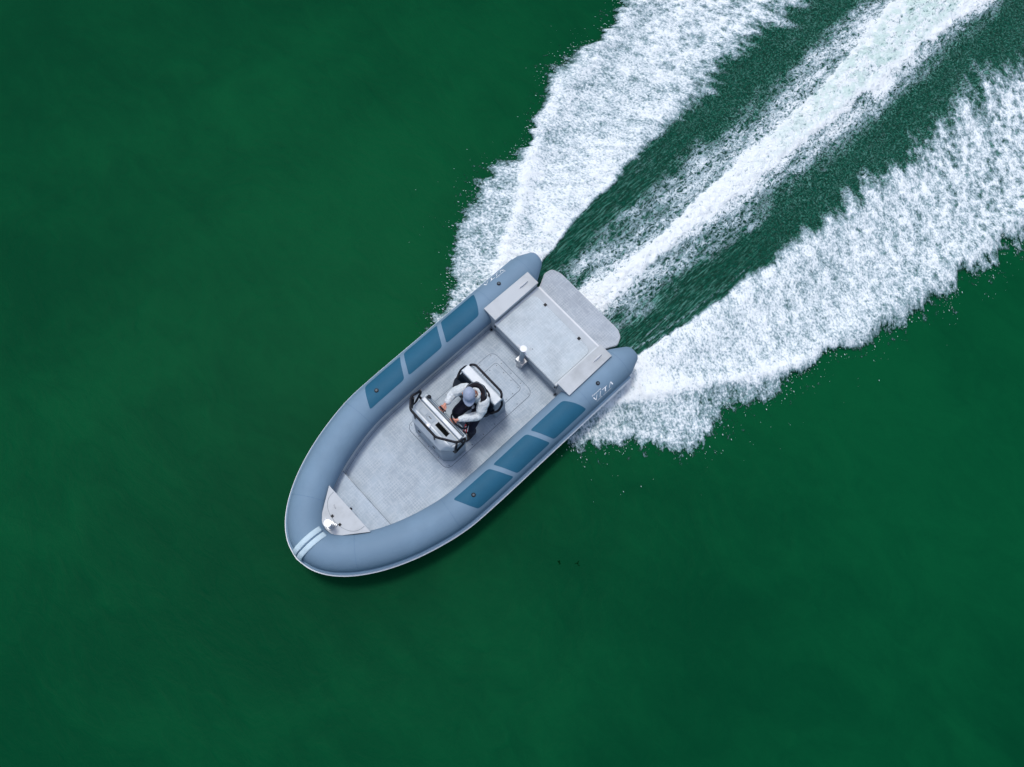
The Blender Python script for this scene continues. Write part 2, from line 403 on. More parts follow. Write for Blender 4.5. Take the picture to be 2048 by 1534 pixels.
def wake_material():
    n = N('wake_foam')
    A = lambda nm, out='Fac': (lambda t: t.outputs[out])(n.new('Attribute', attribute_name=nm))
    D, zone, solid, far = A('cover'), A('zone'), A('solid'), A('far'); flow = A('flow', 'Vector'); v = n.obj()
    def vor(vec, sc_, feat='F1'):
        t = n.new('TexVoronoi', feature=feat); n.link(vec, t.inputs['Vector']); t.inputs['Scale'].default_value = sc_
        return t.outputs['Distance']
    def warp(vec, src, sc_, amt):
        w = n.new('VectorMath', operation='MULTIPLY_ADD'); n.link(n.noise(src, sc_, 3, .6, out='Color'), w.inputs[0])
        w.inputs[1].default_value = (amt, amt, amt); n.link(vec, w.inputs[2]); return w.outputs[0]
    def ridge(x, k=2.6):      # thin bright filaments where the noise crosses its middle
        return n.math('SUBTRACT', 1.0, n.math('MULTIPLY', n.math('ABSOLUTE', n.math('SUBTRACT', x, .5)), 2 * k), clamp=True)
    def wsum(*tw):
        t = None
        for x, c, w in tw:
            y = n.math('MULTIPLY', n.math('SUBTRACT', x, c), w); t = y if t is None else n.math('ADD', t, y)
        return t
    def fmix(f, x, y):
        m_ = n.new('Mix', data_type='FLOAT'); n.link(f, m_.inputs[0]); n.link(x, m_.inputs[2]); n.link(y, m_.inputs[3]); return m_.outputs[0]
    # thrown spray: streaks along the throw, holes that open up farther aft
    f1 = warp(n.scale(flow, (1, 1.25, 1)), flow, 7, .20)
    f2 = n.scale(flow, (.9, 2.2, 1))
    patch = n.noise(f2, 2.6, 4, .6, .6)
    clump = n.noise(f1, 5.5, 5, .66)
    cell_a, cell_b = vor(f1, 15.0), vor(f1, 8.5)
    fine = n.noise(n.scale(flow, (1, 1.35, 1)), 26, 4, .7)
    near_t = wsum((patch, .5, .8), (clump, .5, 1.0), (cell_a, .42, .45), (fine, .5, 1.2))
    far_t = wsum((patch, .5, .8), (clump, .5, 1.25), (cell_b, .42, .7), (fine, .5, 1.2))
    side = fmix(far, near_t, far_t)
    # churned centre: curling filaments
    g1 = warp(n.scale(v, (1, 1.25, 1)), v, 5, .22)
    r1 = ridge(n.noise(g1, 7.5, 3, .6)); r2 = ridge(n.noise(g1, 15, 3, .6), 3.2)
    cpatch = n.noise(n.scale(v, (.6, 2.2, 1)), 2.2, 4, .6, .5)
    cfine = n.noise(n.scale(g1, (1, 1.4, 1), (0, 0, .25)), 21, 4, .66)
    streak = n.noise(n.scale(v, (.9, 4.6, 1)), 9.5, 5, .66, .3)
    cfine = fmix(n.ramp(far, .0, .8), n.math('ADD', n.math('MULTIPLY', streak, .65), n.math('MULTIPLY', cfine, .35)), cfine)
    amp = n.ramp(D, .0, .55, .42, 1.0)
    cen = n.math('MULTIPLY', amp, wsum((cpatch, .5, 1.3), (r1, .50, .55), (r2, .42, .30), (cfine, .5, 1.15)))
    tex = fmix(zone, side, cen)
    m = n.math('ADD', D, tex)
    F = n.ramp(m, .28, .92)
    churn = n.mix(n.ramp(cfine, .42, .62), (.0006, .025, .0145), (.0025, .068, .042))
    spk_far = n.noise(n.scale(g1, (1.5, 1, 1), (0, 0, .4)), 20, 3, .65)
    spk = n.ramp(fmix(n.ramp(far, .0, .7), n.noise(n.scale(v, (.7, 5, 1)), 8, 5, .65, .2), spk_far), .49, .66)
    churn = n.mix(n.math('MULTIPLY', spk, n.ramp(D, .03, .30, .30, .9)), churn, (.10, .28, .23))
    thick = n.ramp(n.math('ADD', m, n.math('MULTIPLY', n.math('SUBTRACT', fine, .5), .8)), .62, 1.28)
    thin = n.mix(thick, (.27, .38, .43), (.77, .825, .845))
    aer = n.math('MULTIPLY', n.math('MULTIPLY', far, zone), n.math('MULTIPLY', A('core'), n.ramp(n.noise(g1, 3, 5, .7), .40, .58)))
    thin = n.mix(n.math('MULTIPLY', aer, .6), thin, (.42, .62, .56))
    col = n.mix(F, churn, thin)
    lump = n.math('ADD', n.math('MULTIPLY', tex, 1.0), n.math('MULTIPLY', n.noise(v, 60, 2, .6), .2))
    b = n.new('BsdfPrincipled'); n.link(col, b.inputs['Base Color'])
    n.link(n.ramp(F, 0, 1, .3, .9), b.inputs['Roughness']); b.inputs['Specular IOR Level'].default_value = .05
    bp = n.new('Bump'); bp.inputs['Strength'].default_value = .62; bp.inputs['Distance'].default_value = .04
    n.link(lump, bp.inputs['Height']); n.link(bp.outputs[0], b.inputs['Normal'])
    alpha = n.math('MAXIMUM', n.ramp(m, .26, .46), solid)
    tr = n.new('BsdfTransparent'); mx = n.new('MixShader')
    n.link(alpha, mx.inputs[0]); n.link(tr.outputs[0], mx.inputs[1]); n.link(b.outputs[0], mx.inputs[2])
    n.link(mx.outputs[0], n.out.inputs['Surface'])
    return n.m
M['wake'] = wake_material()
build_wake()

def build_droplets():
    rng = np.random.RandomState(5)
    base = np.array([(1, 0, 0), (-1, 0, 0), (0, 1, 0), (0, -1, 0), (0, 0, 1), (0, 0, -1)], float)
    tri = np.array([(0, 2, 4), (2, 1, 4), (1, 3, 4), (3, 0, 4), (2, 0, 5), (1, 2, 5), (3, 1, 5), (0, 3, 5)])
    N0 = 90000
    x = -rng.rand(N0) * 12; y = (rng.rand(N0) * 2 - 1) * 4.6
    D, zone, solid, h, p, q, d_o = wake_fields(x, y)
    cl = fbm(x * 3, y * 3, 7, 3)
    pr = np.exp(-np.abs(d_o) / .10) * (d_o < .25) * (.15 + 2.2 * np.clip(cl - .45, 0, 1)) * (-x > .25)
    pr += .004 * (d_o < .0) * (d_o > -.9)
    k = rng.rand(N0) < pr
    x, y, h, d_o = x[k], y[k], h[k], d_o[k]
    r = (.0023 + .0055 * rng.rand(len(x)) ** 3) * np.where(d_o < -.12, .7, 1)
    z = WATER_Z + np.maximum(h, .0) + rng.rand(len(x)) * .05
    el = 1 + rng.rand(len(x)) * 1.2
    sy = np.sign(y)
    V = base[None] * r[:, None, None]
    ax = np.stack([np.full(len(x), .5), .866 * sy, np.zeros(len(x))], 1)
    V = V + ax[:, None, :] * (V @ np.ones(3) * 0 + np.einsum('nij,nj->ni', V, ax))[:, :, None] * el[:, None, None]
    V = V + np.stack([x, y, z], 1)[:, None, :]
    F_ = tri[None] + (np.arange(len(x)) * 6)[:, None, None]
    V = V.reshape(-1, 3) * S; F_ = F_.reshape(-1, 3)
    me = bpy.data.meshes.new('spray_droplets')
    me.vertices.add(len(V)); me.vertices.foreach_set('co', V.astype(np.float32).ravel())
    me.loops.add(F_.size); me.loops.foreach_set('vertex_index', F_.astype(np.int32).ravel())
    me.polygons.add(len(F_)); me.polygons.foreach_set('loop_start', np.arange(0, F_.size, 3, dtype=np.int32))
    me.polygons.foreach_set('use_smooth', np.ones(len(F_), bool))
    me.update(calc_edges=True)
    o = bpy.data.objects.new('spray_droplets', me); COL.objects.link(o)
    me.materials.append(simple('droplet_white', (.62, .74, .74), .3, amt=0))
    tag(o, 'fine white spray drops flung past the edge of the wake', kind='stuff')
build_droplets()

# ------------------------------------------------------------------ the boat
boat = empty('inflatable_boat', (0, 0, WATER_Z))
tag(boat, 'blue grey rigid inflatable motorboat with pale deck speeding across green water', 'boat')
def P(mbx, name, mat, bevel=0, seg=2, parent=None, label=None):
    o = mbx.build(name, mat, None, bevel, seg, label)
    par = parent or boat
    o.parent = par
    o.matrix_parent_inverse = Matrix.Translation(-boat.location) if par is boat else Matrix.Identity(4)
    if par is boat:      # keep the mesh in the boat frame: move its data to be relative to the root
        o.matrix_parent_inverse = Matrix.Identity(4)
        o.location = -boat.location
    return o

# --- tube path (starboard half, mirrored)
TR, TZ = .24, -.03
half = catmull([(-1.70, .94, 0), (-1.0, .94, 0), (0, .94, 0), (.9, .938, 0), (1.4, .912, 0), (1.9, .80, 0), (2.3, .65, 0), (2.6, .48, 0), (2.8, .31, 0), (2.91, .15, 0), (2.95, 0, 0)], 8)
def rise(x): return TZ + .13 * max(0, (x - .6) / 2.35) ** 2
cl = [Vector((p.x, -p.y, rise(p.x))) for p in half] + [Vector((p.x, p.y, rise(p.x))) for p in half[::-1][1:]]
def frame(i):
    a = cl[max(i - 1, 0)]; b = cl[min(i + 1, len(cl) - 1)]; t = (b - a).normalized()
    o = Vector((t.y, -t.x, 0)).normalized()          # outward
    if i < len(cl) // 2: pass
    c = cl[i]
    if o.dot(Vector((c.x - 0.5, c.y * 1.5, 0))) < 0: o = -o
    return c, t, o
def ring(c, o, r, n=72):
    return [c + (o * math.sin(2 * math.pi * k / n) + Vector((0, 0, 1)) * math.cos(2 * math.pi * k / n)) * r for k in range(n)]
mb = MB(); rings = []
c, t, o = frame(0); o0 = Vector((0, -1, 0))
for dx, rr, sh in ((-.27, .001, .03), (-.27, .10, .03), (-.245, .125, .028), (-.05, .225, .008)):
    rings.append(ring(c + Vector((dx, -sh, 0)), o0, rr))
for i in range(len(cl)):
    c, t, o = frame(i); rings.append(ring(c, o, TR))
c = cl[-1]; o1 = Vector((0, 1, 0))
for dx, rr, sh in ((-.05, .225, .008), (-.245, .125, .028), (-.27, .10, .03), (-.27, .001, .03)):
    rings.append(ring(c + Vector((dx, sh, 0)), o1, rr))
mb.loft(rings, False, True)
tube = P(mb, 'inflatable_tube', M['tube'])

def arc_idx(x, side):
    """centreline point at abscissa x on one side (-1 starboard, +1 port), with outward direction"""
    n = len(cl); rng = range(n // 2 + 1) if side < 0 else range(n - 1, n // 2 - 1, -1)
    prev = None
    for i in rng:
        if prev is not None and cl[i].x >= x:
            a, b = cl[prev], cl[i]; t = (x - a.x) / (b.x - a.x); c = a.lerp(b, t)
            oa, ob = frame(prev)[2], frame(i)[2]; return c, oa.lerp(ob, t).normalized()
        prev = i
    if x < cl[0].x: return Vector((x, side * .94, TZ)), Vector((0, side, 0))
    return cl[n // 2], Vector((1, 0, 0))
def on_tube(x, phi, side, off=0.0):
    c, o = arc_idx(x, side)
    return c + (o * math.sin(phi) + Vector((0, 0, 1)) * math.cos(phi)) * (TR + off)

# rub strake along the outer side
def strake(phi, w, h, name, mat):
    m = MB(); rr = []
    for i in range(len(cl)):
        c, t, o = frame(i); d = o * math.sin(phi) + Vector((0, 0, 1)) * math.cos(phi); u = o * math.cos(phi) - Vector((0, 0, 1)) * math.sin(phi)
        b = c + d * (TR - .004)
        rr.append([b - u * w, b - u * w * .7 + d * h, b + u * w * .7 + d * h, b + u * w])
    m.loft(rr, True, False); return P(m, name, mat, .004)
strake(R(100), .040, .034, 'rub_strake', M['tube'])
strake(R(105), .008, .062, 'strake_edge', M['strake'])

# seams across the tube
def seam_ring(side, x, name='tube_seam', lo=-75, hi=100):
    m = MB(); m.tube([on_tube(x, R(lo + (hi - lo) * k / 24), side, -.0012) for k in range(25)], .0032, 5); P(m, name, M['tube_seam'])
for side in (-1, 1):
    for x in (-1.68, -.95, 1.42, 2.62): seam_ring(side, x)

# coloured panels: corners (x on the inner edge, x on the outer edge) for three panels a side
def panel(side, xi0, xi1, xo0, xo1, ph0=-28, ph1=51, r=.06, name='tube_panel', curved=0.0):
    m = MB(); nu, nv = 26, 16
    f = lambda u, v: on_tube((1 - v) * ((1 - u) * xi0 + u * xi1) + v * ((1 - u) * xo0 + u * xo1) + (curved * math.sin(math.pi * v) * (1 - u) if curved else 0), R(ph0 + (ph1 - ph0) * v), side, .0022)
    vs, fs = [], []
    def warp(u, v):      # pull grid corners in so that the panel has rounded corners
        a, b = abs(2 * u - 1), abs(2 * v - 1); k = .03 * (a ** 16) * (b ** 16)
        return .5 + (u - .5) * (1 - k), .5 + (v - .5) * (1 - k * 2.0)
    for i in range(nu + 1):
        for j in range(nv + 1): vs.append(f(*warp(i / nu, j / nv)))
    I = lambda i, j: i * (nv + 1) + j
    for i in range(nu):
        for j in range(nv): fs.append((I(i, j), I(i + 1, j), I(i + 1, j + 1), I(i, j + 1)))
    m.add(vs, fs, True)
    # thin edge down to the tube
    edge = [I(i, 0) for i in range(nu + 1)] + [I(nu, j) for j in range(1, nv + 1)] + [I(i, nv) for i in range(nu - 1, -1, -1)] + [I(0, j) for j in range(nv - 1, 0, -1)]
    top = [Vector(vs[k]) for k in edge]; bot = []
    for p in top:
        c, o = arc_idx(p.x, side); d = (p - c).normalized(); bot.append(p - d * .0045)
    m.keep = True; n = len(top); m.add(top + bot, [(i, (i + 1) % n, n + (i + 1) % n, n + i) for i in range(n)], False)
    return P(m, name, M['panel'])
for side in (-1, 1):
    panel(side, -.688, -.087, -.868, -.257, curved=-.02)
    panel(side, -.009, .593, -.183, .419)
    panel(side, .674, 1.294, .487, 1.107)
    for x, ph in ((1.05, 4), (-1.214, 10)):
        m = MB(); a = on_tube(x, R(ph), side, .0); b = on_tube(x, R(ph), side, .014); m.cyl(a, b, .030, .027, 24)
        vlv = P(m, 'air_valve', M['black'], .003)
        m = MB(); d = (b - a).normalized(); m.cyl(b, b + d * .004, .016, .015, 18)
        o_ = m.build('valve_cap', M['seam'], vlv)

# bow guard: two ribbed bands over the nose of the tube
mid = len(cl) // 2
def bow_band(y0, y1):
    m = MB(); rr = []
    for k in range(27):
        ph = R(-52 + (165) * k / 26)
        row = []
        for q in range(7):
            u = q / 6; y = y0 + (y1 - y0) * u
            cx_ = 2.95 - .9 * y * y; b = Vector((cx_, y, rise(2.95)))
            bump_ = .011 + .004 * math.sin(math.pi * u)
            row.append(b + (Vector((1, 0, 0)) * math.sin(ph) + Vector((0, 0, 1)) * math.cos(ph)) * (TR + bump_ + (.012 if 40 < k * 165 / 26 - 52 < 120 else .0)))
        rr.append(row)
    bot = [[p - (p - Vector((2.95, p.y, rise(2.95)))).normalized() * .02 for p in r] for r in rr]
    m.loft([r + b[::-1] for r, b in zip(rr, bot)], True, True)
    return P(m, 'bow_guard_band', M['strip'])
bow_band(-.080, -.010); bow_band(.010, .080)
m = MB(); m.tube([Vector((2.95, 0, rise(2.95))) + (Vector((1, 0, 0)) * math.sin(R(a)) + Vector((0, 0, 1)) * math.cos(R(a))) * (TR + .004) for a in range(-52, 114, 6)], .008, 8)
P(m, 'bow_guard_bead', M['tube_seam'])

# --- hull under the tubes
stn = [(-1.64, .80, -.62, -.36), (0, .82, -.64, -.36), (1.2, .80, -.62, -.34), (2.0, .66, -.54, -.28), (2.5, .42, -.40, -.20), (2.85, .14, -.22, -.08)]
mb = MB(); rr = []
for x, w, zk, zc in stn:
    rr.append([(x, -w, -.15), (x, -w, zc), (x, -w * .55, zc - (zc - zk) * .45), (x, 0, zk), (x, w * .55, zc - (zc - zk) * .45), (x, w, zc), (x, w, -.15)])
mb.loft(rr, True, False, close=False)
n0 = len(rr[0]); mb.f = [f for f in mb.f if len(f) == 4 or len(f) == n0]; mb.sm = mb.sm[:len(mb.f)]
P(mb, 'hull', M['hull'], .01)

# inner side of the hull, rising from the deck to the tube, with a black gasket on top
def deck_half():
    return [(p.x, max(p.y - TR + .012, 0)) for p in half]
inner = []
for i in range(len(cl)):
    c, t, o = frame(i)
    if c.x > 2.5: continue
    q = c - o * (TR - .014); inner.append((q.x, q.y))
inn_s = [p for p in inner if p[1] < 0 and p[0] > -.86]; inn_p = [p for p in inner if p[1] > 0 and p[0] > -.86]
inn_s = [(-.86, inn_s[0][1])] + inn_s; inn_p = inn_p + [(-.86, inn_p[-1][1])]
for side_pts, sg in ((inn_s, -1), (inn_p, 1)):
    m = MB(); wv = []
    for x, y in side_pts:
        wv.append([(x, y, -.26), (x, y + sg * .03, -.26), (x, y + sg * .03, rise(x) - .045), (x, y, rise(x) - .05)])
    m.loft(wv, True, False); P(m, 'inner_side', M['hull'])
    m = MB(); m.tube([(x, y - sg * .002, rise(x) - .055) for x, y in side_pts], .007, 6); P(m, 'gasket', M['gasket'])
    m = MB(); m.tube([(x, y - sg * .026, -.2385) for x, y in side_pts], .0022, 4); P(m, 'deck_edge_line', M['seam'])
# deck
dk = [(x, y - .02) for x, y in inn_s] + [(x, y + .02) for x, y in inn_p]
mb = MB(); mb.prism(dk, -.27, -.24); P(mb, 'deck', M['deck'])

# hatch plates let into the deck
def plate(x0, x1, y0, y1, r, z, name, mat, th=.003):
    m = MB(); m.prism(rrect(x0, x1, y0, y1, r), z - .002, z + th); h_ = P(m, name, mat)
    l = outline(rrect(x0, x1, y0, y1, r), z + .0015, .0034); o_ = l.build('plate_seam', M['seam'], h_)
    return h_
pl = plate(-.587, 1.035, -.415, .415, .10, -.24, 'deck_plate', M['deck'])
def screw(x, y, z, par):
    m = MB(); m.cyl((x, y, z), (x, y, z + .003), .0072, .006, 10); m.build('screw', M['screw'], par)
zz = -.237
for k in range(8):
    x = -.52 + k * (1.49 / 7)
    for y in (-.383, .383): screw(x, y, zz, pl)
for y in (-.2, 0, .2):
    screw(-.552, y, zz, pl); screw(1.0, y, zz, pl)
pl2 = plate(-.51, .02, -.262, .262, .05, -.2365, 'inspection_plate', M['deck'])
for y in (-.22, -.075, .075, .22): screw(-.48, y, -.2335, pl2)
for x in (-.36, -.24):
    for y in (-.232, .232): screw(x, y, -.2335, pl2)
for y in (-.66, .645):
    m = MB(); m.cyl((-.79, y, -.24), (-.79, y, -.234), .026, .026, 20); dr = P(m, 'deck_drain', M['dash'])
    m = MB(); m.cyl((-.79, y, -.234), (-.79, y, -.232), .014, .014, 14); m.build('drain_hole', M['black'], dr)

# bow step and locker
def inner_at(x, sg):
    best = None
    for i in range(len(cl) - 1):
        a, b = cl[i], cl[i + 1]
    pts = [(frame(i)[0] - frame(i)[2] * (TR - .01)) for i in range(len(cl))]
    pts = [p for p in pts if p.y * sg >= 0]
    pts.sort(key=lambda p: p.x)
    for a, b in zip(pts, pts[1:]):
        if a.x <= x <= b.x: t = (x - a.x) / (b.x - a.x + 1e-9); return a.y + (b.y - a.y) * t
    return pts[-1].y
xs = [2.075, 2.15, 2.25, 2.35, 2.45]
st_pts = [(x, inner_at(x, -1) - .03) for x in xs] + [(x, inner_at(x, 1) + .03) for x in xs[::-1]]
mb = MB(); mb.prism(st_pts, -.26, -.10); bs = P(mb, 'bow_step', M['deck'], .008)
m = MB(); m.box(2.066, 2.0745, inner_at(2.07, -1), inner_at(2.07, 1), -.24, -.115); m.build('step_shadow_strip', M['dash'], bs)  # dark strip over the step's aft face: its shade painted in as colour
lk = rpoly([(2.325, -.405), (2.615, -.195), (2.70, -.10), (2.715, 0), (2.70, .10), (2.615, .195), (2.325, .405)], [.004, .06, .05, .05, .05, .06, .004])
mb = MB(); mb.prism(lk, .165, .20)
lkb = rpoly([(2.34, -.36), (2.60, -.17), (2.68, 0), (2.60, .17), (2.34, .36)], .03); mb.prism(lkb, -.2, .166)
locker = P(mb, 'bow_locker', M['box'], .006)
arc = [(2.335, -.30)] + [(2.335 + .235 * math.sin(R(a)) ** .8, -.30 * math.cos(R(a))) for a in range(8, 173, 6)] + [(2.335, .30)]
outline(arc, .2005, .0028, False).build('locker_lid_seam', M['dash'], locker)
for y in (-.074, .074):
    m = MB(); m.box(2.532, 2.566, y - .017, y + .017, .198, .207); m.build('hinge', M['black'], locker)
m = MB(); m.tube([(2.44, -.17, .2), (2.445, -.165, .212), (2.455, -.125, .212), (2.455, -.12, .2)], .004, 6); m.build('lid_handle', M['steel'], locker)
m = MB(); m.cyl((2.325, .0, .12), (2.302, .0, .12), .018, .016, 14); m.build('latch', M['black'], locker)

# transom boxes with cleats
for sg in (-1, 1):
    m = MB(); y0, y1 = (.618, .845)
    pts = [(-1.63, sg * y0), (-.80, sg * (y0 - .005)), (-.80, sg * y1), (-1.63, sg * (y1 - .008))]
    m.prism(pts, .195, .23); m.prism([(-1.62, sg * (y0 + .004)), (-.815, sg * (y0 + .004)), (-.815, sg * (y1 - .06)), (-1.62, sg * (y1 - .06))], -.2, .196)
    bx = P(m, 'stern_box', M['box'], .005)
    cm = MB(); L_ = .09; cx0, cy0 = -1.455, sg * .731
    pts = [(cx0 + L_ * math.cos(R(a)) * (abs(math.cos(R(a))) ** .6), cy0 + .017 * math.sin(R(a))) for a in range(0, 360, 15)]
    cm.prism(pts, .228, .236); cl_o = cm.build('cleat', M['cleat'], bx, .002)
    cm = MB(); cm.tube([(cx0 - .075, cy0, .243), (cx0 - .03, cy0, .256), (cx0 + .03, cy0, .256), (cx0 + .075, cy0, .243)], [.004, .008, .008, .004], 8)
    cm.cyl((cx0 - .02, cy0, .23), (cx0 - .02, cy0, .255), .006); cm.cyl((cx0 + .02, cy0, .23), (cx0 + .02, cy0, .255), .006)
    o_ = cm.build('cleat_bar', M['cleat'], bx)
    m = MB(); m.box(-.83, -.79, sg * .60 - .012, sg * .60 + .012, -.02, .03); m.build('box_clip', M['black'], bx)

# stern hatch between the boxes
mb = MB()
rings = [[(-1.625, -.616, z), (x1, -.616, z), (x1, .616, z), (-1.625, .616, z)] for z, x1 in ((-.26, -.835), (.0, -.80), (.1, -.79))]
mb.loft(rings, True); hatch = P(mb, 'stern_hatch', M['rim'], .006)
padp = rpoly([(-.80, -.575), (-1.515, -.575), (-1.515, .575), (-.80, .575)], [.0, .12, .12, .0], 8)
m = MB(); m.prism(padp, .099, .105); m.build('hatch_pad', M['pad'], hatch, .002)
outline(padp, .1015, .0022).build('hatch_seam', M['dash'], hatch)
for y in (-.340, .335):
    m = MB(); m.box(-1.53, -1.49, y - .02, y + .02, .10, .113); m.build('hinge', M['black'], hatch)
for sg in (-1, 1):
    m = MB(); m.box(-1.60, -.80, sg * .594 - .012, sg * .594 + .012, .10, .106); m.build('gutter', M['console_light'], hatch)
m = MB(); m.cyl((-.90, -.01, .104), (-.90, -.01, .108), .02, .02, 18); m.build('filler_cap', M['rim'], hatch)
m = MB(); m.cyl((-.925, .012, .108), (-.925, .012, .112), .006); m.build('filler_key', M['black'], hatch)
mb = MB()
mb.box(-.835, -.80, -.60, .60, -.235, -.21); P(mb, 'kick_rail', M['console'], .004)

# swim platform
pp = rpoly([(-1.60, -.60), (-1.80, -.69), (-1.93, -.76), (-2.06, -.74), (-2.115, -.60), (-2.115, .58), (-2.06, .68), (-1.94, .74), (-1.80, .67), (-1.60, .60)], [.01, .1, .09, .08, .1, .1, .08, .09, .1, .01], 6)
mb = MB(); mb.prism(pp, -.20, -.155); plat = P(mb, 'swim_platform', M['rim'], .008)
cx0, cy0 = -1.86, 0
m = MB(); m.prism([(cx0 + (x - cx0) * .985, y * .988) for x, y in pp], -.156, -.150); m.build('platform_pad', M['platform'], plat, .002)
m = MB(); m.box(-1.65, -1.62, -.60, .60, -.5, .09); m.build('transom', M['hull'], plat)

# posts
def tow_post(x, y, z0, z1, r, name, label, rc, pin_a, base):
    m = MB()
    if base == 'clamp':
        m.cyl((x, y, z0), (x, y, z0 + .05), .058, .055, 28); m.cyl((x, y, z0 + .05), (x, y, z0 + .075), .050, .050, 28)
        m.box(x - .062, x + .045, y - .07, y + .07, z0 + .10, z0 + .20)
        m.cyl((x, y, z0 + .075), (x, y, z0 + .24), .050, .046, 28)
    else:
        m.cyl((x, y, z0), (x, y, z0 + .02), .055, .055, 28); m.cyl((x - .05, y + .03, z0 + .02), (x - .05, y + .03, z0 + .03), .022, .022, 16)
        m.cyl((x, y, z0 + .02), (x, y, z0 + .08), .045, .04, 24)
        m.box(x - .055, x - .035, y - .035, y + .035, z0, z0 + .05)
    post = P(m, name, M['steel'], .003, label=label)
    m = MB(); m.cyl((x, y, z0 + .02), (x, y, z1 - .02), r, r, 28); m.build('post_column', M['console'] if base == 'clamp' else M['steel'], post)
    m = MB(); m.cyl((x, y, z1 - .025), (x, y, z1), rc * .9, rc, 32); m.build('post_cap', M['white'], post, .003)
    m = MB(); zp = z1 - .10
    m.cyl((x - .012, y - pin_a[0], zp), (x + .012, y + pin_a[1], zp), .0095, .0095, 12)
    m.build('cross_pin', M['white'], post)
tow_post(-.735, -.005, -.24, .47, .036, 'tow_post', 'tall steel post by the stern hatch', .049, (.10, .115), 'clamp')
tow_post(2.640, .012, .20, .50, .030, 'mooring_post', 'short steel post on the bow locker', .050, (.085, .045), 'plate')

# ------------------------------------------------------------------ helm console
def oct_fp(xf, hf, xs_, h, xb, z): return [(xf, -hf, z), (xf, hf, z), (xs_, h, z), (xb, h, z), (xb, -h, z), (xs_, -h, z)]
mb = MB()
mb.loft([oct_fp(.985, .285, .885, .385, .66, -.238), oct_fp(.995, .26, .865, .385, .66, .44)], True)
console = P(mb, 'helm_console', M['console'], .012, 3)
mb = MB()
mb.loft([oct_fp(1.005, .262, .870, .395, .655, .44), oct_fp(1.010, .262, .870, .400, .65, .475), oct_fp(.925, .30, .875, .385, .645, .575), oct_fp(.90, .30, .868, .375, .645, .59)], True)
mb.build('console_hood', M['console_light'], console, .010, 3)
m = MB(); m.prism([(.885, -.36), (.885, .345), (.775, .37), (.775, -.375)], .589, lambda x, y: .600 + (.885 - x) * .12); m.build('instrument_panel', M['console'], console, .003)
def ps(px_, y_, z): return (px_, y_, z)
for (xa, xb_, ya, yb) in ((.80, .87, -.28, -.17), (.79, .865, -.15, -.04)):
    outline(rrect(xa, xb_, ya, yb, .012, 3), .609, .0016).build('panel_seam', M['dash'], console)
m = MB(); m.box(.825, .833, -.135, -.085, .606, .612); m.build('panel_slot', M['black'], console)
m = MB(); m.box(.786, .848, .005, .215, .604, .615); scr = m.build('display', M['screen'], console, .003)
for k in range(7):
    m = MB(); m.box(.782, .792, .015 + k * .029, .027 + k * .029, .612, .619); m.build('display_key', M['dash'], console)
mb = MB()
mb.loft([[(.695, y, .60), (.762, y, .60), (.752, y, .650), (.703, y, .655)] for y in (-.362, .362)], True)
mb.build('cross_bar', M['console_light'], console, .006, 3)
m = MB(); m.loft([[(.655, y, .30), (.69, y, .30), (.69, y, .635), (.672, y, .635), (.628, y, .52)] for y in (-.355, .355)], True); m.build('dashboard', M['dash'], console, .006)
m = MB(); m.loft([[(.665, y, .560), (.686, y, .618), (.680, y, .628), (.656, y, .566)] for y in (-.30, -.02)], True); m.build('switch_panel', M['black'], console, .002)
m = MB(); m.sphere((.660, -.318, .625), (.030, .030, .02)); m.build('horn_button', M['black'], console)
for k in range(9):
    m = MB(); y = -.285 + k * .03; m.box(.668, .676, y, y + .012, .588, .600); m.build('switch', M['steel'], console)
for k, y in enumerate((-.075, -.045)):
    m = MB(); m.box(.640, .652, y, y + .016, .598, .612); m.build('control_knob', M['white'], console, .002)
# throttle lever
m = MB(); m.box(.615, .665, -.12, -.04, .565, .60); thr = m.build('throttle', M['black'], console, .006)
m = MB(); m.tube([(.64, -.085, .60), (.645, -.09, .66)], .010, 8); m.cyl((.645, -.125, .66), (.645, -.06, .66), .013, .013, 12)
# (the lever head is under the hand)
m.build('throttle_lever', M['black'], console)
# steering wheel, tilted towards the driver
wc = Vector((.575, .165, .545)); nrm = Vector((-.80, 0, .60)).normalized(); e1 = Vector((0, 1, 0)); e2 = nrm.cross(e1).normalized()
m = MB(); m.tube([wc + (e1 * math.cos(2 * math.pi * k / 32) + e2 * math.sin(2 * math.pi * k / 32)) * .128 for k in range(32)], .0115, 10, True)
whl = m.build('steering_wheel', M['rail'], console)
m = MB()
for a in (90, 210, 330):
    m.tube([wc - nrm * .03, wc + (e1 * math.cos(R(a)) + e2 * math.sin(R(a))) * .125], .007, 8)
m.cyl(wc - nrm * .10, wc - nrm * .02, .022, .03, 18); m.build('wheel_spokes', M['console'], console)
m = MB(); m.sphere((.640, .322, .555), (.028, .028, .03)); m.cyl((.655, .322, .5), (.642, .322, .55), .014); m.build('ignition_knob', M['black'], console)
# radar dome / light on top, slots in the front face
m = MB(); m.cyl((.912, -.052, .575), (.912, -.052, .596), .036, .036, 28); m.sphere((.912, -.052, .596), (.036, .036, .010)); m.build('white_dome', M['white'], console)
for y in (-.172, .118):
    m = MB(); m.box(.985, .998, y - .022, y + .022, .09, .108); m.build('face_slot', M['black'], console)
for y in (.30, .345, -.30, -.345):
    m = MB(); m.cyl((.955 - abs(y) * .3, y, .505), (.955 - abs(y) * .3, y, .512), .007); m.build('screw', M['screw'], console)

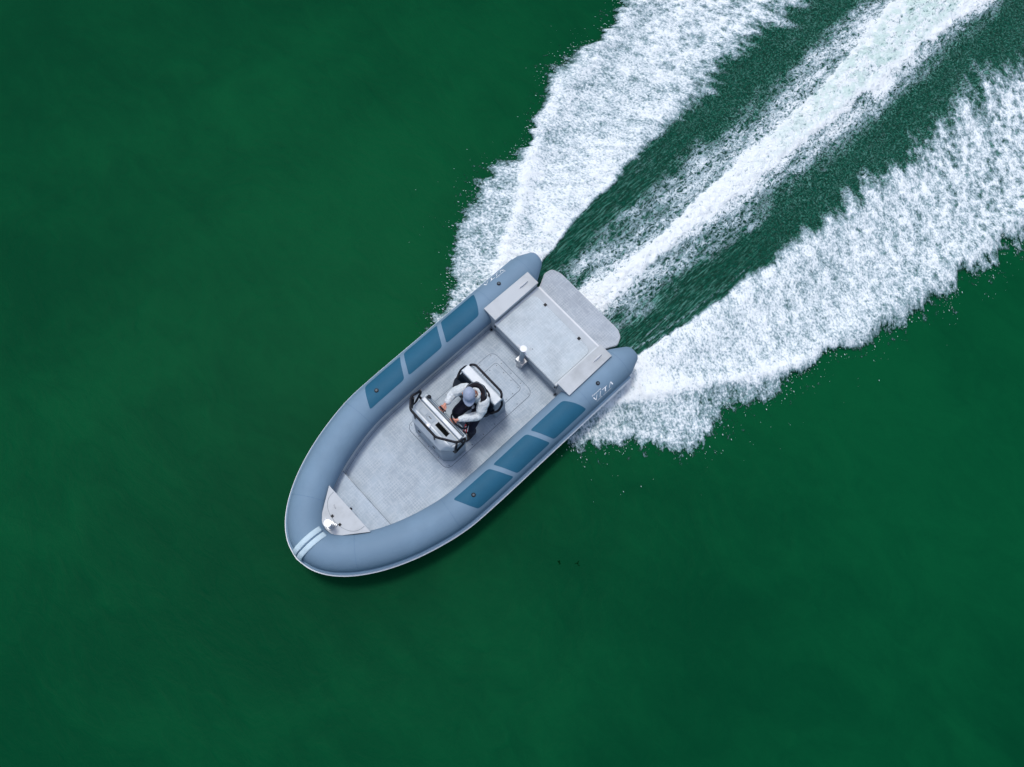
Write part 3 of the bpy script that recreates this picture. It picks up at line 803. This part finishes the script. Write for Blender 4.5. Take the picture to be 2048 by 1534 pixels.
# guard rail of the console
def smooth_path(pts, r=.035):
    """polyline with rounded corners"""
    P_ = [Vector(p) for p in pts]; out = [P_[0]]
    for a, p, b in zip(P_, P_[1:], P_[2:]):
        t = min(r, (a - p).length * .45, (b - p).length * .45); q0 = p + (a - p).normalized() * t; q1 = p + (b - p).normalized() * t
        for k in range(7):
            u = k / 6; out.append(q0 * (1 - u) ** 2 + p * 2 * u * (1 - u) + q1 * u * u)
    out.append(P_[-1]); return out
m = MB(); rr_ = .0165
m.tube(smooth_path([(.712, -.408, .80), (.845, -.440, .80), (.968, -.315, .80), (.972, .165, .80), (.825, .395, .80), (.712, .425, .80)], .04), rr_, 12)
for sg, e in ((1, .425), (-1, -.415)):
    m.tube(smooth_path([(.838, sg * .405, .79), (.875, sg * .412, .42), (.865, sg * .41, .40), (.742, sg * .425, .58), (.712, e, .68), (.712, e, .80)], .03), rr_ * .9, 12)
    m.cyl((.87, sg * .38, .42), (.87, sg * .42, .42), .02); m.cyl((.742, sg * .37, .585), (.742, sg * .43, .585), .016)
for y in (-.25, .12): m.cyl((.965, y, .79), (.965, y, .52), .010)
m.build('console_rail', M['rail'], console)

# ------------------------------------------------------------------ leaning seat
mb = MB()
fp = lambda x0, x1, h, z: [(x0, -h, z), (x1, -h, z), (x1, h, z), (x0, h, z)]
mb.loft([fp(-.135, .055, .335, -.238), fp(-.11, .10, .325, .18), fp(-.06, .10, .322, .50)], True)
seat = P(mb, 'helm_seat', M['console'], .014, 3)
mb = MB(); mb.loft([fp(-.055, .100, .322, .500), fp(-.040, .100, .322, .540), fp(-.022, .090, .318, .552)], True)
mb.build('seat_back_top', M['console_light'], seat, .010, 3)
mb = MB(); mb.loft([fp(.09, .25, .27, .05), fp(.085, .262, .285, .22)], True); mb.build('seat_box', M['console'], seat, .012, 3)
mb = MB(); cp = rpoly([(.10, -.345), (.20, -.345), (.30, -.285), (.30, .265), (.215, .31), (.10, .335)], [.01, .07, .07, .07, .07, .01])
mb.prism(cp, .225, .335); mb.build('seat_cushion', M['seat'], seat, .03, 4)
mb = MB(); mb.loft([fp(.105, .17, .31, .33), fp(.10, .145, .31, .46), fp(.105, .125, .30, .50)], True); mb.build('back_cushion', M['seat'], seat, .02, 3)
m = MB()
m.tube(smooth_path([(-.02, -.30, .50), (-.045, -.292, .565), (-.087, -.25, .565), (-.087, .245, .565), (-.045, .300, .565), (-.02, .30, .50)], .035), .0165, 12)
for sg in (-1, 1):
    m.tube(smooth_path([(-.03, sg * .315, .46), (-.01, sg * .355, .42), (.07, sg * .375, .345), (.165, sg * .330, .33), (.17, sg * .30, .32)], .04), .016, 12)
m.build('seat_rail', M['rail'], seat)

# red extinguisher and kill cord clipped beside the wheel
m = MB(); m.cyl((.52, .235, .36), (.60, .295, .36), .022, .022, 16); m.sphere((.52, .235, .36), .022); P(m, 'fire_extinguisher', M['red'])
for d in (0, .028):
    m = MB(); m.cyl((.505 + d, .262 - d * .6, .395), (.57 + d, .31 - d * .6, .395), .006, .006, 8); P(m, 'clip_rod', M['white'])

# ------------------------------------------------------------------ lettering on the tubes
def tube_map(side, x_ref, sgn, ph_ref):
    """(u along the reading direction, v up towards the middle of the boat) -> point on the tube"""
    def f(u, v): return on_tube(x_ref + sgn * u, ph_ref - v / TR, side, .0032)
    return f
def letter_mesh(polys, f, name):
    m = MB()
    for poly in polys:
        n = len(poly)
        m.add([f(u, v) for u, v in poly], [tuple(range(n))])
    return P(m, name, M['letter'])
def text_mesh(txt, size, u0, v0, shear, f, name, width=None):
    cu = bpy.data.curves.new('txt', 'FONT'); cu.body = txt; cu.size = size; cu.shear = shear; cu.resolution_u = 2
    ob = bpy.data.objects.new('txt', cu); COL.objects.link(ob)
    dg = bpy.context.evaluated_depsgraph_get(); dg.update(); me = ob.evaluated_get(dg).to_mesh()
    vs = [(v.co.x, v.co.y) for v in me.vertices]; fs = [tuple(p.vertices) for p in me.polygons]
    ob.evaluated_get(dg).to_mesh_clear(); bpy.data.objects.remove(ob)
    w = max(v[0] for v in vs); k = (width / w) if width else 1
    m = MB(); m.add([f(u0 + x * k, v0 + y) for x, y in vs], fs); return P(m, name, M['letter'])
def logo(side):
    sgn = -1 if side > 0 else 1
    x_ref = -1.030 if side > 0 else -1.432
    base_y = 1.123 if side > 0 else 1.140
    ph = math.asin(min(.99, (base_y - .94) / TR)); f = tube_map(side, x_ref, sgn, ph)
    h = .060
    # V with a heavy left arm, a slash, T with a heavy stem, an open A
    V_ = [[(0, h), (.018, h), (.030, .006), (.022, 0)], [(.022, 0), (.034, 0), (.080, h), (.073, h)]]
    I_ = [[(.092, -.004), (.102, -.004), (.152, h), (.143, h)]]
    T_ = [[(.176, h), (.262, h), (.262, h - .008), (.176, h - .008)], [(.222, h - .008), (.242, h - .008), (.216, 0), (.198, 0)]]
    A_ = [[(.272, 0), (.281, 0), (.346, h), (.336, h)], [(.336, h), (.348, h), (.360, .004), (.340, .004)]]
    letter_mesh(V_ + I_ + T_ + A_, f, 'logo_lettering')
    text_mesh('Powered by', .030, 0, h + .018, .25, f, 'small_lettering', .175)
    text_mesh('100% electric', .034, .015, -.038, .2, f, 'small_lettering', .30)
logo(1); logo(-1)

# ------------------------------------------------------------------ the helmsman
def skin_mesh(name, verts, edges, radii, mat, parent, sub=2, extra=None, root=0):
    me = bpy.data.meshes.new(name); me.from_pydata([tuple(Vector(v) * S) for v in verts], edges, [])
    ob = bpy.data.objects.new(name, me); COL.objects.link(ob)
    md = ob.modifiers.new('skin', 'SKIN'); md.use_smooth_shade = True; md.branch_smoothing = .6
    if not me.skin_vertices:
        bm = bmesh.new(); bm.from_mesh(me); bm.verts.layers.skin.verify(); bm.to_mesh(me); bm.free()
    for i, r in enumerate(radii):
        rr = r if isinstance(r, (tuple, list)) else (r, r)
        me.skin_vertices[0].data[i].radius = (rr[0] * S, rr[1] * S); me.skin_vertices[0].data[i].use_root = (i == root)
    ms = ob.modifiers.new('sub', 'SUBSURF'); ms.levels = sub; ms.render_levels = sub
    dg = bpy.context.evaluated_depsgraph_get(); dg.update()
    m2 = bpy.data.meshes.new_from_object(ob.evaluated_get(dg)); bpy.data.objects.remove(ob)
    bm = bmesh.new(); bm.from_mesh(m2)
    if extra:
        for vs, fs in extra:
            bv = [bm.verts.new(Vector(v) * S) for v in vs]
            for f in fs:
                try: bm.faces.new([bv[i] for i in f])
                except ValueError: pass
    bmesh.ops.recalc_face_normals(bm, faces=bm.faces); bm.to_mesh(m2); bm.free()
    m2.materials.clear(); m2.materials.append(mat); m2.name = name
    for p in m2.polygons: p.use_smooth = True
    o = bpy.data.objects.new(name, m2); COL.objects.link(o)
    if parent: o.parent = parent
    return o

J = dict(hip=(.150, .085, .40), belly=(.155, .085, .50), chest=(.185, .08, .63), neck0=(.205, .078, .76), neck=(.245, .085, .83),
         head=(.315, .062, .925), rs=(.235, -.062, .745), ls=(.180, .215, .745), re=(.395, -.148, .62), le=(.345, .288, .59),
         rw=(.568, -.110, .622), lw=(.596, .150, .615), rh=(.150, .02, .39), lh=(.150, .155, .39), rk=(.48, .00, .26), lk=(.50, .275, .24),
         ra=(.42, -.01, -.15), la=(.44, .27, -.15))
g = Vector((.62, .70, -.33)).normalized()               # where the face points: down to the left bow
gr = g.cross(Vector((0, 0, 1))).normalized(); gu = gr.cross(g).normalized()
H = Vector(J['head'])
def hpt(f, r_, u): return H + g * f + gr * r_ + gu * u
keys = list(J); V_ = [Vector(J[k]) for k in keys]; ix = {k: i for i, k in enumerate(keys)}
E_ = [(ix[a], ix[b]) for a, b in (('hip', 'belly'), ('belly', 'chest'), ('chest', 'neck0'), ('neck0', 'neck'), ('neck', 'head'), ('neck0', 'rs'), ('neck0', 'ls'), ('rs', 're'), ('re', 'rw'),
      ('ls', 'le'), ('le', 'lw'), ('hip', 'rh'), ('hip', 'lh'), ('rh', 'rk'), ('rk', 'ra'), ('lh', 'lk'), ('lk', 'la'))]
rad = dict(hip=(.085, .085), belly=.085, chest=.095, neck0=.065, neck=.042, head=.060, rs=.048, ls=.048, re=.034, le=.034, rw=.020, lw=.020,
           rh=.070, lh=.070, rk=.045, lk=.045, ra=.030, la=.030)
RR = [rad[k] for k in keys]
def addv(p, r, con):
    V_.append(Vector(p)); RR.append(r); E_.append((con, len(V_) - 1)); return len(V_) - 1
# head: crown, jaw and nose
addv(hpt(-.005, 0, .055), (.062, .062), ix['head'])
jaw = addv(hpt(.035, 0, -.055), (.042, .042), ix['head'])
extra = []
def blob(c, r, M3=None):
    m = MB(); m.sphere(c, r, 12, 8, M3); extra.append((m.v, m.f))
B3 = Matrix((gr, g, gu)).transposed()
blob(hpt(.082, 0, -.012), (.011, .018, .018), B3)                    # nose
for sd_ in (-1, 1):
    blob(hpt(-.01, sd_ * .078, -.01), (.010, .020, .030), B3)         # ears
    blob(hpt(.066, sd_ * .028, .008), (.012, .010, .008), B3)
blob(hpt(.072, 0, -.048), (.022, .010, .006), B3)                     # mouth
# hands: palm + four fingers + thumb
def hand(w, d, up, thumb_side, wrist_i, curl, spread=.35):
    w = Vector(w); d = Vector(d).normalized(); up = Vector(up).normalized(); sd_ = d.cross(up).normalized()
    pm = addv(w + d * .030, (.021, .014), wrist_i); pk = addv(w + d * .055, (.025, .012), pm)
    for k in range(4):
        u = (k - 1.5) / 1.5; ln = (.030, .034, .032, .025)[k]; off = sd_ * u * .021 * (-thumb_side) * -1
        dd = (d + sd_ * u * spread * .5).normalized()
        p0 = w + d * .058 + sd_ * u * .024; p1 = p0 + dd * ln * .95 - up * curl * .010; p2 = p1 + dd * ln * .6 - up * curl * .026; p3 = p2 + dd * ln * .25 - up * curl * .024
        m = MB(); m.tube([w + d * .035 + sd_ * u * .018, p0, p1, p2, p3], [.0095, .0095, .0088, .0078, .005], 8); extra.append((m.v, m.f))
    t0 = w + d * .018 + sd_ * thumb_side * .018; t1 = w + d * .038 + sd_ * thumb_side * .040; t2 = w + d * .062 + sd_ * thumb_side * .046 - up * .006; t3 = t2 + d * .012
    m = MB(); m.tube([t0, t1, t2, t3], [.012, .0105, .009, .005], 8); extra.append((m.v, m.f))
hand(J['rw'], (.075, .012, .012), (0, 0, 1), -1, ix['rw'], .5, .6)
hand(J['lw'], (.060, -.045, -.006), (0, 0, 1), -1, ix['lw'], .9, .3)

person = empty('person', (.50, .14, -.24))
tag(person, 'person in pale jacket, lilac cap and black life vest steering at the console', 'person')
def pp_(o, par=None):
    if par is None: o.parent = person; o.location = -person.location
    else: o.parent = par
    return o
body = pp_(skin_mesh('body', V_, E_, RR, M['skin'], None, 2, extra, ix['hip']))

# jacket: torso and sleeves
jk = ['hip', 'belly', 'chest', 'neck0', 'rs', 'ls', 're', 'le', 'rw', 'lw']
jv = [Vector(J[k]) for k in jk]; ji = {k: i for i, k in enumerate(jk)}; jr = [(.110, .110), .118, .130, .085, .082, .084, .066, .070, .042, .042]
je = [(0, 1), (1, 2), (2, 3), (3, 4), (3, 5)]
def sleeve(a, b, c, ra, rb, rc, nseg=4, seed=1):
    """sleeve with folds: extra vertices whose radius wobbles"""
    rnd = random.Random(seed); prev = ji[a]
    for (p, q, r0, r1, last) in ((a, b, ra, rb, ji[b]), (b, c, rb, rc, ji[c])):
        A, B_ = Vector(J[p]), Vector(J[q])
        for k in range(1, nseg):
            t = k / nseg; jv.append(A.lerp(B_, t)); jr.append((r0 * (1 - t) + r1 * t) * (1 + (.11 if k % 2 else -.08) + rnd.uniform(-.04, .04)))
            je.append((prev, len(jv) - 1)); prev = len(jv) - 1
        je.append((prev, last)); prev = last
sleeve('rs', 're', 'rw', .082, .066, .042, 4, 3); sleeve('ls', 'le', 'lw', .084, .070, .042, 5, 5)
jacket = pp_(skin_mesh('jacket', jv, je, jr, M['jacket'], None, 2), None)
# folds: push the jacket surface in and out along its normals
def wrinkle(o, amp, f1, seed):
    me = o.data; n = len(me.vertices); co = np.empty(n * 3, np.float32); no = np.empty(n * 3, np.float32)
    me.vertices.foreach_get('co', co); me.vertices.foreach_get('normal', no); co = co.reshape(-1, 3); no = no.reshape(-1, 3)
    d = fbm(co[:, 0] * f1 + co[:, 2] * f1 * .7 + 50, co[:, 1] * f1 * 1.6 - co[:, 2] * f1 * .5 + 50, seed, 3) - .5
    co = co + no * (d * amp)[:, None]; me.vertices.foreach_set('co', co.astype(np.float32).ravel()); me.update()
sb_ = jacket.modifiers.new('fine', 'SUBSURF'); sb_.levels = 1; sb_.render_levels = 1
wrinkle(jacket, .035, 16, 3)
# collar
cn = Vector(J['neck']) + Vector((-.012, .0, -.02)); cd = (H - Vector(J['neck0'])).normalized(); cu_ = cd.orthogonal().normalized(); cw = cd.cross(cu_)
m = MB(); m.tube([cn + (cu_ * math.cos(2 * math.pi * k / 24) + cw * math.sin(2 * math.pi * k / 24)) * .062 for k in range(24)], .020, 10, True)
col_ = m.build('jacket_collar', M['jacket']); pp_(col_)

# life vest: horseshoe round the neck and two chest lobes, with a strap over the back
A2 = Vector((g.x, g.y, 0)).normalized(); B2 = Vector((-A2.y, A2.x, 0))
cc = Vector((.222, .080, .80)); vp = []
for a, dr_, dz in ((-35, .165, -.20), (-32, .150, -.13), (-38, .135, -.06), (-60, .118, -.02), (-90, .110, .0), (-125, .108, .012), (-160, .108, .018), (180, .108, .018), (160, .108, .018), (125, .108, .012), (90, .110, .0), (60, .118, -.02), (38, .135, -.06), (32, .150, -.13), (35, .165, -.20)):
    vp.append(cc + (A2 * math.cos(R(a)) + B2 * math.sin(R(a))) * dr_ + Vector((0, 0, dz)))
m = MB(); path = catmull(vp, 4); m.tube(path, [.038 + .004 * math.sin(i * .9) for i in range(len(path))], 12)
vest = pp_(m.build('life_vest', M['vest']))
m = MB(); m.tube([p + Vector((0, 0, .033)) + (p - cc).normalized() * .018 for p in path[10:-10]], .0035, 6); pp_(m.build('vest_piping', M['dash']))
bk = [Vector((.150, .045, .84)), Vector((.115, .09, .78)), Vector((.075, .13, .70)), Vector((.065, .165, .62)), Vector((.08, .19, .54))]
m = MB(); m.tube(catmull(bk, 5), .011, 8); m.tube(catmull([Vector((.09, .06, .72)), Vector((.07, .12, .715)), Vector((.085, .20, .70)), Vector((.14, .26, .66))], 5), .009, 8)
pp_(m.build('vest_strap', M['black']))
m = MB(); bc = Vector((.335, .155, .62)); m.sphere(bc, (.030, .025, .012)); pp_(m.build('vest_buckle', M['steel']))

# trousers and shoes
tk = ['hip', 'rh', 'lh', 'rk', 'lk', 'ra', 'la']; tv = [Vector(J[k]) for k in tk]
tv[0] = tv[0] + Vector((0, 0, -.02))
trousers = pp_(skin_mesh('trousers', tv, [(0, 1), (0, 2), (1, 3), (2, 4), (3, 5), (4, 6)], [.105, .094, .094, .080, .080, .066, .066], M['trousers'], None, 2))
wrinkle(trousers, .03, 12, 9)
for k, t_ in (('ra', (.10, .0, -.04)), ('la', (.10, .012, -.04))):
    a = Vector(J[k]); b = a + Vector(t_); m = MB(); c_ = a.lerp(b, .5); c_.z = -.212
    ang = math.atan2(b.y - a.y, b.x - a.x); M3 = Matrix.Rotation(ang, 3, 'Z'); m.sphere(c_, (.105, .04, .030), 16, 8, M3); m.sphere(a + Vector((0, 0, -.02)), (.042, .040, .05))
    pp_(m.build('shoe', M['shoe']))

# cap: panelled crown, brim, button
m = MB(); rings = []
for j in range(13):
    th = R(98 * j / 12); ringp = []
    for i in range(32):
        ph = 2 * math.pi * i / 32
        k = 1 + .012 * math.cos(6 * ph)
        ringp.append(hpt(-.004 + math.sin(th) * math.cos(ph) * .094 * k, math.sin(th) * math.sin(ph) * .079 * k, .030 + math.cos(th) * .088))
    rings.append(ringp)
m.loft(rings, False, True)
cap = pp_(m.build('cap', M['cap']))
m = MB(); top = []; n_ = 16
def brim_pt(u, v):      # u across, v out
    x_ = .010 + (.068 + .075 * v) * math.sqrt(max(0, 1 - (u * .93) ** 2)) + .0
    return hpt(.012 + x_ * 1.0 - .01, u * (.076 + .004 * v), .022 - .018 * v - .022 * u * u)
rings = []
for j in range(6):
    v = j / 5; rings.append([brim_pt(-1 + 2 * i / n_, v) for i in range(n_ + 1)] + [brim_pt(-1 + 2 * i / n_, v) - gu * .005 for i in range(n_, -1, -1)])
m.loft(rings, True, True); pp_(m.build('cap_brim', M['cap']), cap).location = (0, 0, 0)
m = MB(); m.sphere(hpt(-.004, 0, .119), (.008, .008, .005)); m.build('cap_button', M['cap'], cap)
m = MB(); rings = []
for j in range(7):
    th = R(78 + 34 * j / 6); rings.append([hpt(-.012 + math.sin(th) * math.cos(ph) * .083, math.sin(th) * math.sin(ph) * .074, .020 + math.cos(th) * .085) for ph in [R(95 + 170 * i / 20) for i in range(21)]])
m.loft(rings, False, True, close=False); pp_(m.build('hair', M['hair']))

# ------------------------------------------------------------------ scraps of weed just under the surface
def weed(x, y, seed, name, label):
    rnd = random.Random(seed); m = MB()
    for k in range(9):
        a = rnd.uniform(0, 6.28); l = rnd.uniform(.012, .038); w = rnd.uniform(.002, .005)
        x0, y0 = x + rnd.uniform(-.025, .025), y + rnd.uniform(-.02, .02); dx, dy = math.cos(a), math.sin(a)
        z = WATER_Z + .002 + k * .0004
        m.add([(x0 - dy * w, y0 + dx * w, z), (x0 + dx * l * .5 - dy * w, y0 + dy * l * .5 + dx * w, z + .003), (x0 + dx * l, y0 + dy * l, z), (x0 + dx * l * .5 + dy * w, y0 + dy * l * .5 - dx * w, z + .003), (x0 + dy * w, y0 - dx * w, z)], [(0, 1, 2, 3, 4)])
    o = m.build(name, M['weed']); tag(o, label, 'weed', 'scraps of weed adrift below the boat')
weed(.735, 2.341, 3, 'water_weed', 'left one of two tiny dark weed scraps adrift in open water below the boat')
weed(.561, 2.523, 4, 'water_weed', 'right one of two tiny dark weed scraps adrift in open water below the boat')
